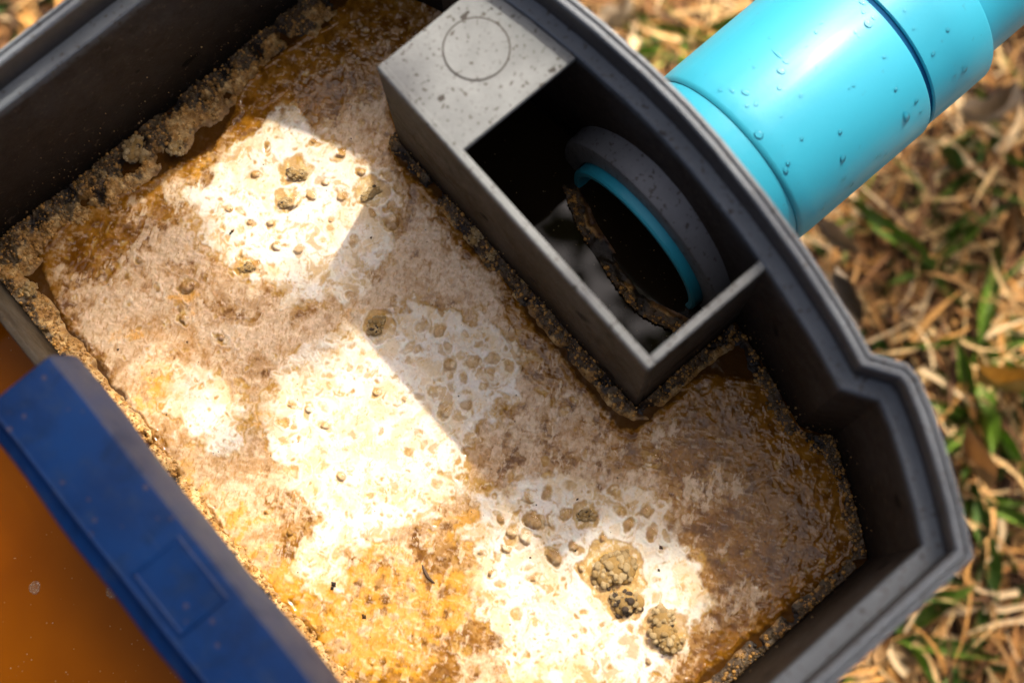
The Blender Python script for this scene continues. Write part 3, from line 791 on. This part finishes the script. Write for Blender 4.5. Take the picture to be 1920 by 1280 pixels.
# crumbs spattered on walls and scum: too small to pick apart
def crumbs(name, spots, label, cols, seed):
    r = random.Random(seed); V = []; F = []; C = []
    base = [(1, 0, 0), (-1, 0, 0), (0, 1, 0), (0, -1, 0), (0, 0, 1), (0, 0, -1)]
    fs = [(0, 2, 4), (2, 1, 4), (1, 3, 4), (3, 0, 4), (2, 0, 5), (1, 2, 5), (3, 1, 5), (0, 3, 5)]
    for x, y, z, s in spots:
        b0 = len(V); c = r.choice(cols)
        for q in base: V.append((x+q[0]*s*r.uniform(.6, 1.4), y+q[1]*s*r.uniform(.6, 1.4), z+q[2]*s*r.uniform(.5, 1.1))); C.append(c)
        F += [tuple(b0+i for i in f) for f in fs]
    me = mesh_np(name, V, F, False); set_col(me, 'Col', np.array(C))
    o = link(name, me, M['crust']); tag(o, label, 'crumbs', kind='stuff')
r = random.Random(9); spots = []
for k in range(520):
    q = r.random(); s = r.uniform(0.10, 0.36)*MM*(1 if r.random() < .9 else 1.7)
    zz = abs(r.gauss(0, 0.010))+0.001
    if q < 0.3: spots.append((r.uniform(-66, 100)*MM, (WY-0.2)*MM, zz*1.4, s))
    elif q < 0.5:
        y = r.uniform(-48, 42)*MM; spots.append((wall_x(y, 12.0)-0.0002, y, zz, s))
    elif q < 0.7: spots.append((BX0-0.0003, r.uniform(46, 180)*MM, zz*0.6, s))
    elif q < 0.8: spots.append((r.uniform(-66, 98)*MM, (WN+0.3)*MM, zz, s))
    elif q < 0.86: spots.append((r.uniform(82, 130)*MM, (BY0/MM-0.3)*MM, zz, s))
    else:
        x, y = r.uniform(84, 128)*MM, r.uniform(49, 138)*MM; spots.append((x, y, -0.0009, s*0.8))
crumbs('grease_crumbs', spots, 'tan crumbs of grease spattered on the inner walls', [(0.34, 0.22, 0.09), (0.24, 0.14, 0.05), (0.2, 0.11, 0.04), (0.03, 0.02, 0.015)], 2)
spots = []
for k in range(240):
    x = r.uniform(-60, 115)*MM; y = r.uniform(-45, 240)*MM
    if x > 0.076 and y > 0.043: continue
    spots.append((x, y, surf_z(x, y)+0.0001, r.choice([0.12, 0.15, 0.2, 0.3])*MM))
for px, py, s in [(435, 433, .9), (432, 437, .6), (625, 1095, 1.0), (622, 1102, .8), (683, 1155, .9), (680, 1152, .6), (1083, 935, .6), (994, 1044, .5), (1240, 1025, .8), (1236, 1068, .6), (695, 445, .6), (350, 640, .5), (220, 655, .6)]:
    c = P(px, py, 0.002); spots.append((c.x, c.y, surf_z(c.x, c.y)+0.0002, s*MM))
crumbs('dark_specks', spots, 'dark specks of food scattered over the grease', [(0.02, 0.015, 0.01), (0.06, 0.035, 0.015), (0.12, 0.06, 0.02)], 3)
spots = []
for k in range(110):
    x = r.uniform(-250, -76)*MM; y = r.uniform(-45, 240)*MM
    for q in range(1 if r.random() < 0.7 else 3): spots.append((x+q*r.uniform(-.5, .5)*MM, y+q*r.uniform(-.5, .5)*MM, 0.00005, r.choice([0.12, 0.16, 0.2, 0.32])*MM))
crumbs('floating_specks', spots, 'pale and dark specks floating on the orange water', [(0.5, 0.3, 0.12), (0.6, 0.42, 0.25), (0.10, 0.03, 0.005), (0.05, 0.02, 0.005)], 5)
# a curled seed husk
bm = bmesh.new(); prev = None
hp = [P(*q, 0.003) for q in smooth_path([(791, 1057), (796, 1070), (803, 1082), (815, 1092)], 5)]
rows = []
for i, p in enumerate(hp):
    rr = 0.0006*math.sin(math.pi*(i+0.6)/(len(hp)+0.2))+0.0001
    z = surf_z(p.x, p.y)+0.0004
    a = hp[min(i+1, len(hp)-1)]-hp[max(i-1, 0)]; nn = Vector((-a.y, a.x, 0)).normalized()
    rows.append([(p.x+nn.x*rr*math.cos(t*1.0472), p.y+nn.y*rr*math.cos(t*1.0472), z+rr*math.sin(t*1.0472)) for t in range(6)])
mh = N('husk'); mh.set(Base_Color=(0.10, 0.055, 0.025), Roughness=0.7)
o = bm_obj('seed_husk', loft(rows), mh.m, None, 60); tag(o, 'thin curled dark husk lying on the lower grease', 'husk')

# froth bubbles on the orange water
for px, py, r_, lab in [(65, 1101, 12, 'round pale bubble on the orange water away from the basket edge'), (210, 1108, 13, 'pale bubble on the orange water against the basket edge')]:
    c = P(px, py)
    o = link('froth_bubble', dome(31).copy(), M['froth']); o.location = (c.x, c.y, 0.0002); o.scale = (r_*0.195*MM, r_*0.195*MM, r_*0.06*MM)
    tag(o, lab, 'bubble', 'bubbles on the orange water')

# ------------------------------------------------------------------ water drops on the pipe
def hit_pipe(px, py, R):
    dr = (CAMQ @ Vector(((px-960)/FPX, -(py-640)/FPX, -1))); oy, oz = 0-PY, CAM_H-PZ
    a = dr.y**2+dr.z**2; b = 2*(oy*dr.y+oz*dr.z); c = oy*oy+oz*oz-R*R
    D = b*b-4*a*c
    if D < 0: return None
    t = (-b-math.sqrt(D))/(2*a)
    return Vector((dr.x*t, dr.y*t, CAM_H+dr.z*t))
DR = [(1250, 650, 22, 1.7), (1395, 635, 20, 1.5), (1305, 565, 13, 1.1), (1395, 575, 13, 1.6), (1575, 385, 19, 1.2), (1520, 420, 9, 1.2), (1525, 600, 13, 1), (1190, 500, 12, 1), (880, 738, 13, 1.1), (665, 775, 11, 1.1), (428, 750, 22, 1), (578, 950, 14, 1.4),
      (575, 1005, 13, 1.2), (940, 1028, 16, 1.1), (900, 995, 13, 1), (895, 885, 18, 1.3), (1100, 865, 10, 2), (1080, 878, 12, 1), (1130, 860, 10, 1.2), (780, 1165, 9, 1.5), (555, 1080, 10, 1.4), (560, 1110, 9, 1), (550, 395, 22, 1), (530, 300, 12, 3.2), (575, 345, 11, 1.8),
      (350, 515, 16, 1.4), (275, 505, 9, 2), (210, 500, 11, 1.2), (540, 490, 13, 1), (775, 128, 9, 1), (1008, 68, 11, 1), (1035, 135, 20, 1.2), (1003, 15, 12, 1.8), (690, 258, 7, 1), (745, 180, 11, 1), (1480, 170, 12, 1), (1765, 225, 15, 1.4), (1670, 460, 9, 1.6), (1700, 445, 9, 1.5),
      (1630, 490, 8, 1), (1585, 455, 5, 1), (1125, 320, 10, 1), (955, 480, 8, 1), (660, 535, 10, 1), (360, 590, 10, 1), (410, 580, 13, 1), (955, 1125, 16, 1), (1300, 850, 9, 1), (1620, 455, 5, 1), (930, 495, 6, 1), (550, 650, 7, 1), (750, 372, 7, 1), (965, 180, 10, 1), (1065, 100, 10, 1.3), (985, 205, 7, 1), (1350, 725, 7, 1), (1325, 755, 6, 1), (795, 1130, 7, 1.2), (800, 1215, 7, 1), (400, 375, 9, 1), (485, 212, 7, 1), (1720, 380, 6, 1), (1520, 500, 6, 1), (590, 910, 12, 1.3), (1400, 300, 12, 1), (1330, 625, 10, 1), (1240, 60, 8, 1), (1290, 160, 7, 1)]
dm = dome(50, 16, 7); dm2 = dome(51, 16, 7)
for m_ in (dm, dm2): m_.materials.append(M['water'])
r = random.Random(6); small = []
DLAB = {0: 'largest teardrop of water near the lower end of the long coupling', 1: 'water drop right at the gap between the couplings, lower one', 4: 'largest water drop on the short outer coupling',
        10: 'round water drop on the long coupling nearest the trap rim', 13: 'water drop near the lower edge of the long coupling, midway', 15: 'flattened water drop above the midway lower edge drop',
        22: 'irregular water blot on the pale glare of the long coupling', 23: 'long crooked water streak on the pale glare of the coupling', 31: 'water drop near the top edge of the picture beside the gap', 36: 'water drop at the far end of the short outer coupling'}
for i, (zx, zy, s, e) in enumerate(DR):
    px, py = 1280+zx/2.977, zy/2.977
    q = hit_pipe(px, py, 0.0401)
    if q is None: continue
    R = 0.0401 if q.x < 0.2345 else 0.0392
    q = hit_pipe(px, py, R)
    if q is None or q.x < 0.1685 or (0.2328 < q.x < 0.2375) or q.x > 0.266: continue
    nrm = Vector((0, q.y-PY, q.z-PZ)).normalized()
    k = s/2.977*0.19*MM*1.12
    zax = nrm; dn = (Vector((0, 0, -1)) - zax*zax.dot(Vector((0, 0, -1)))); dn = dn.normalized() if dn.length > 0.2 else Vector((0.3, -1, 0)).normalized()
    dn = (dn-zax*dn.dot(zax)).normalized()
    side = zax.cross(dn)
    Mx = Matrix((dn*k*e, side*k, zax*k*0.8)).transposed().to_4x4(); Mx.translation = q-nrm*0.00002
    if i in DLAB:
        o = link('water_drop', dm if i % 2 else dm2); o.matrix_world = Mx
        tag(o, DLAB[i], 'water drop', 'larger water drops on the pipe')
    else: small.append(Mx)
V = []; F = []
base = np.array([v.co[:] for v in dm.vertices]); bf_ = np.array([p.vertices[:] for p in dm.polygons])
for k, Mx in enumerate(small):
    A_ = np.array(Mx); V.append(base @ A_[:3, :3].T + A_[:3, 3]); F.append(bf_+k*len(base))
o = link('water_beads', mesh_np('water_beads', np.concatenate(V), np.concatenate(F)), M['water'])
tag(o, 'fine beads of water spattered over the blue couplings', 'water', kind='stuff')

# ------------------------------------------------------------------ dry grass, leaves and weeds on the ground
def in_trap(x, y, m=0.0):
    return (-0.285-m < x < 0.152+m) and (-0.07-m < y < 0.272+m)
def blades(name, n, R, cols, length, width, lift, seed, label, mat, droop=1.0, keep=None):
    r = random.Random(seed); V = []; F = []; C = []
    k = 0
    while k < n:
        x = r.gauss(0.08, R); y = r.gauss(0.10, R)
        if in_trap(x, y): continue
        if keep and not keep(x, y, r): continue
        k += 1
        L = r.uniform(*length); wd = r.uniform(*width)*(1 if r.random() < 0.92 else 1.8); a = r.uniform(0, 6.283); bend = r.uniform(-1.2, 1.2); z = GZ+r.uniform(0.0, lift[0]); up = r.uniform(*lift[1:])
        c = np.array(r.choice(cols))*r.uniform(0.85, 1.5); b0 = len(V); ns = 4
        px, py = x, y
        for i in range(ns+1):
            t = i/ns
            ww = wd*(1-0.85*t**1.5)*0.5; ca, sa = math.cos(a), math.sin(a)
            zz = z + L*up*(t-droop*0.5*t*t)
            V.append((px-sa*ww, py+ca*ww, zz+ww*0.5)); V.append((px, py, zz-ww*0.3)); V.append((px+sa*ww, py-ca*ww, zz+ww*0.5))
            C += [c*(0.9+0.25*t)]*3
            px += ca*L/ns; py += sa*L/ns; a += bend/ns
        for i in range(ns):
            for q in (0, 1): F.append((b0+i*3+q, b0+i*3+q+1, b0+i*3+q+4, b0+i*3+q+3))
    me = mesh_np(name, V, F); set_col(me, 'Col', np.clip(np.array(C), 0, 1))
    o = link(name, me, mat); tag(o, label, 'grass', kind='stuff')
STRAW = [(0.44, 0.24, 0.08), (0.55, 0.36, 0.15), (0.34, 0.16, 0.045), (0.20, 0.09, 0.028), (0.62, 0.45, 0.24), (0.48, 0.24, 0.06), (0.10, 0.045, 0.016), (0.60, 0.40, 0.17)]
blades('dry_grass', 28000, 0.34, STRAW, (0.010, 0.042), (0.0009, 0.0036), (0.022, -0.05, 0.35), 21, 'trampled dry straw coloured grass on the ground', M['straw'])
blades('green_grass', 420, 0.34, [(0.10, 0.17, 0.02), (0.17, 0.23, 0.03), (0.06, 0.12, 0.015), (0.24, 0.26, 0.05)], (0.02, 0.06), (0.0015, 0.004), (0.012, 0.2, 0.9), 22, 'short green grass blades growing through the dry grass', M['green'], 0.7,
       lambda x, y, r: fbm(np.array([x*9.0]), np.array([y*9.0]), 77, 3)[0] > 0.47)

def leaf_mesh(seed, cols, curl=0.25, wide=0.36, seg=10, rum=0.035):
    r = random.Random(seed); V = []; C = []; F = []
    for i in range(seg+1):
        t = i/seg; ww = wide*math.sin(math.pi*(t*0.94+0.03))**0.8*(1-0.25*t)
        for j in range(-3, 4):
            q = j/3
            z = curl*(q*q*0.35*1.6) + 0.10*math.sin(3*t+seed)+rum*math.sin(9*t+q*3+seed)+rum*0.8*math.sin(14*t-q*7+2*seed) + curl*(t-0.5)**2*0.8
            V.append((t-0.5, q*ww*(1+0.06*math.sin(17*t+j)), z))
            C.append(np.array(cols[0])*(0.85+0.3*r.random()) if abs(q) > 0.05 else np.array(cols[1]))
    for i in range(seg):
        for j in range(6): F.append((i*7+j, i*7+j+1, i*7+j+8, i*7+j+7))
    me = mesh_np('leaf', V, F); set_col(me, 'Col', np.clip(np.array(C), 0, 1)); return me
def leaf(px, py, L, ang, cols, label, mat, seed, h=0.03, tilt=0.45, wide=0.2, curl=0.9, name='dry_leaf', cat='leaf', group='dry leaves on the ground'):
    c = P(px, py, GZ+h); o = link(name, leaf_mesh(seed, cols, curl, wide, 14, 0.06), M[mat])
    o.location = c; o.scale = (L*0.6,)*3; o.rotation_euler = (random.uniform(-tilt, tilt), random.uniform(-tilt, tilt), math.radians(ang)-TURN)
    tag(o, label, cat, group)
PALE = [(0.46, 0.36, 0.24), (0.36, 0.27, 0.17)]; BRN = [(0.40, 0.25, 0.11), (0.3, 0.18, 0.08)]; ORA = [(0.48, 0.30, 0.07), (0.2, 0.24, 0.05)]
GRN = [(0.13, 0.22, 0.018), (0.2, 0.28, 0.05)]; DGR = [(0.06, 0.12, 0.012), (0.1, 0.17, 0.03)]
leaf(1590, 540, 0.055, -60, PALE, 'long pale tan dead leaf beside the trap rim below the pipe', 'straw', 1, 0.035)
leaf(1560, 450, 0.045, -35, PALE, 'pale dead leaf just under the blue pipe', 'straw', 2, 0.03)
leaf(1870, 215, 0.05, 20, PALE, 'pale dead leaf below the pipe end at the right edge', 'straw', 3, 0.03)
leaf(1830, 880, 0.05, -70, BRN, 'brown curled leaf right of the rim ear', 'straw', 4, 0.03)
leaf(1880, 730, 0.045, -20, ORA, 'orange and green leaf near the right edge', 'straw', 5, 0.03)
leaf(1160, 55, 0.04, 40, PALE, 'pale leaf above the trap corner at the top', 'straw', 7, 0.03)
leaf(1640, 1225, 0.035, 60, BRN, 'bright tan straw leaf below the lower right rim', 'straw', 8, 0.05)
leaf(1880, 450, 0.04, 80, BRN, 'brown leaf at the right edge under the pipe', 'straw', 9, 0.03)

# weeds: each a rosette of broad blades
def weed(px, py, n, L, label, seed, cols=GRN, up=0.35, spread=(0, 360)):
    c = P(px, py, GZ+0.01); t = empty('weed', c); r = random.Random(seed)
    for k in range(n):
        lm = leaf_mesh(seed*7+k, cols, 0.22, r.uniform(0.05, 0.10))
        o = link('blade', lm, M['green'], t)
        a = math.radians(r.uniform(*spread)) - TURN; e = r.uniform(0.1, up); l = L*r.uniform(0.65, 1.15)
        o.scale = (l, l, l)
        o.rotation_euler = (r.uniform(-.3, .3), -e, a)
        o.location = Vector((math.cos(a)*math.cos(e), math.sin(a)*math.cos(e), math.sin(e)))*l*0.5
    tag(t, label, 'weed', 'weeds round the trap')
weed(1650, 630, 5, 0.035, 'dark green weed close beside the rim ear', 41, DGR)
weed(1840, 650, 8, 0.055, 'broad bladed bright weed right of the rim ear', 42)
weed(1830, 790, 8, 0.05, 'green weed low beside the bowed rim', 43, GRN)
weed(1905, 770, 6, 0.045, 'green weed cut by the right edge', 44, DGR)
weed(1860, 280, 5, 0.05, 'upright green blades below the pipe at the right', 45, GRN, 0.9)
weed(1735, 500, 7, 0.05, 'thin yellow green weed in the straw under the pipe', 46, GRN, 0.6)
weed(1290, 85, 7, 0.05, 'yellow green weed above the trap behind the pipe', 47, GRN, 0.6)
weed(1150, 12, 6, 0.04, 'small green weed at the top edge', 48, GRN, 0.6)
weed(1850, 1120, 7, 0.05, 'shaded green weed near the lower right corner', 49, DGR)
weed(1680, 1190, 6, 0.045, 'yellow green weed just below the lower right rim', 50, GRN, 0.5)
weed(1830, 940, 5, 0.04, 'small green weed right of the lower rim corner', 51, GRN)
weed(1895, 385, 6, 0.045, 'green weed at the right edge below the pipe shadow', 52, DGR)
weed(1770, 1250, 5, 0.045, 'dark weed at the bottom edge right of the trap', 53, DGR)
weed(60, 8, 5, 0.04, 'green weed beyond the upper left rim', 54, DGR)

# ------------------------------------------------------------------ leaf screen added out of view, shaped to cast the shade patches
def shaded(x, y):
    """does the point (x, y) of the liquid's level lie in the shade of the added leaf screen"""
    if x < -0.106: return True
    if y < -0.066 and x < 0.2: return True
    if x > 0.27 and y < -0.05: return True
    for cx, cy, rr in SH:
        if (x-cx)**2+(y-cy)**2 < rr*rr: return True
    return False
SH = []
for px, py, rr in [(180, 480, 100), (300, 470, 85), (470, 620, 95), (580, 610, 70), (390, 560, 70), (490, 780, 50), (110, 560, 70), (270, 560, 60), (1240, 930, 85), (1340, 960, 80), (1440, 1120, 72), (1120, 910, 75), (1390, 1040, 70), (1300, 1000, 50), (980, 920, 60), (1050, 970, 60)]:
    c = P(px, py); SH.append((c.x, c.y, rr*0.195*MM))
HALF = []
for px, py, rr in [(250, 680, 130), (330, 820, 130), (400, 950, 90), (420, 720, 80)]:
    c = P(px, py); HALF.append((c.x, c.y, rr*0.195*MM))
tb = empty('added_leaf_screen', SUN_DIR*0.9)
r = random.Random(5); V = []; F = []; C = []; tips = []
pts = []
for x in np.arange(-0.33, 0.50, 0.0115):
    for y in np.arange(-0.26, 0.36, 0.0115):
        x_, y_ = x+r.uniform(-.006, .006), y+r.uniform(-.006, .006)
        if shaded(x_, y_): pts.append((x_, y_))
        elif any((x_-cx)**2+(y_-cy)**2 < rr*rr for cx, cy, rr in HALF) and r.random() < 0.30: pts.append((x_, y_))
e1 = SUN_DIR.cross(Vector((0, 0, 1))).normalized(); e2 = e1.cross(SUN_DIR)
for x_, y_ in pts:
    t = r.uniform(0.80, 1.02)
    c = Vector((x_, y_, 0))+SUN_DIR*t
    a = r.uniform(0, 6.283); Lf = r.uniform(0.018, 0.034); tl = r.uniform(-0.5, 0.5)
    ax1 = (e1*math.cos(a)+e2*math.sin(a)+SUN_DIR*tl).normalized(); ax2 = SUN_DIR.cross(ax1).normalized(); nn = ax1.cross(ax2)
    b0 = len(V); g_ = r.uniform(0.7, 1.3)
    for i in range(5):
        q = i/4; wd = Lf*0.30*math.sin(math.pi*(0.06+0.9*q))
        for j in (-1, 0, 1):
            p_ = c + ax1*(q-0.5)*Lf + ax2*wd*j + nn*(abs(j)*wd*0.35 - 0.3*Lf*(q-0.5)**2)
            V.append(p_[:]); C.append((0.07*g_, 0.15*g_, 0.02))
    for i in range(4):
        for j in (0, 1): F.append((b0+i*3+j, b0+i*3+j+1, b0+i*3+j+4, b0+i*3+j+3))
    tips.append(c)
me = mesh_np('screen_foliage', V, F); set_col(me, 'Col', np.array(C)); o = link('screen_foliage', me, M['green']); o['kind'] = 'stuff'; under(o, tb)
mbk = N('bark'); mbk.set(Base_Color=(0.12, 0.08, 0.05), Roughness=0.9); mbk.bump(mbk.noise(200, 5), 0.001)
def twig(p, q, r0, r1):
    ax_ = (q-p).normalized(); u_ = ax_.orthogonal().normalized(); v_ = ax_.cross(u_)
    return [[(c + (u_*math.cos(k*1.2566)+v_*math.sin(k*1.2566))*rr)[:] for k in range(5)] for c, rr in ((p, r0), (q, r1))]
stem0 = Vector((-0.20, 0.02, 0))+SUN_DIR*0.95; stem1 = Vector((0.55, -0.22, 0))+SUN_DIR*1.05
bm = loft(twig(stem1, stem0, 0.007, 0.0025))
o = bm_obj('screen_stem', bm, mbk.m, None, 40); under(o, tb)
tag(tb, 'added leaf screen, unseen above the picture, shaped to shade the trap in patches', 'branch')
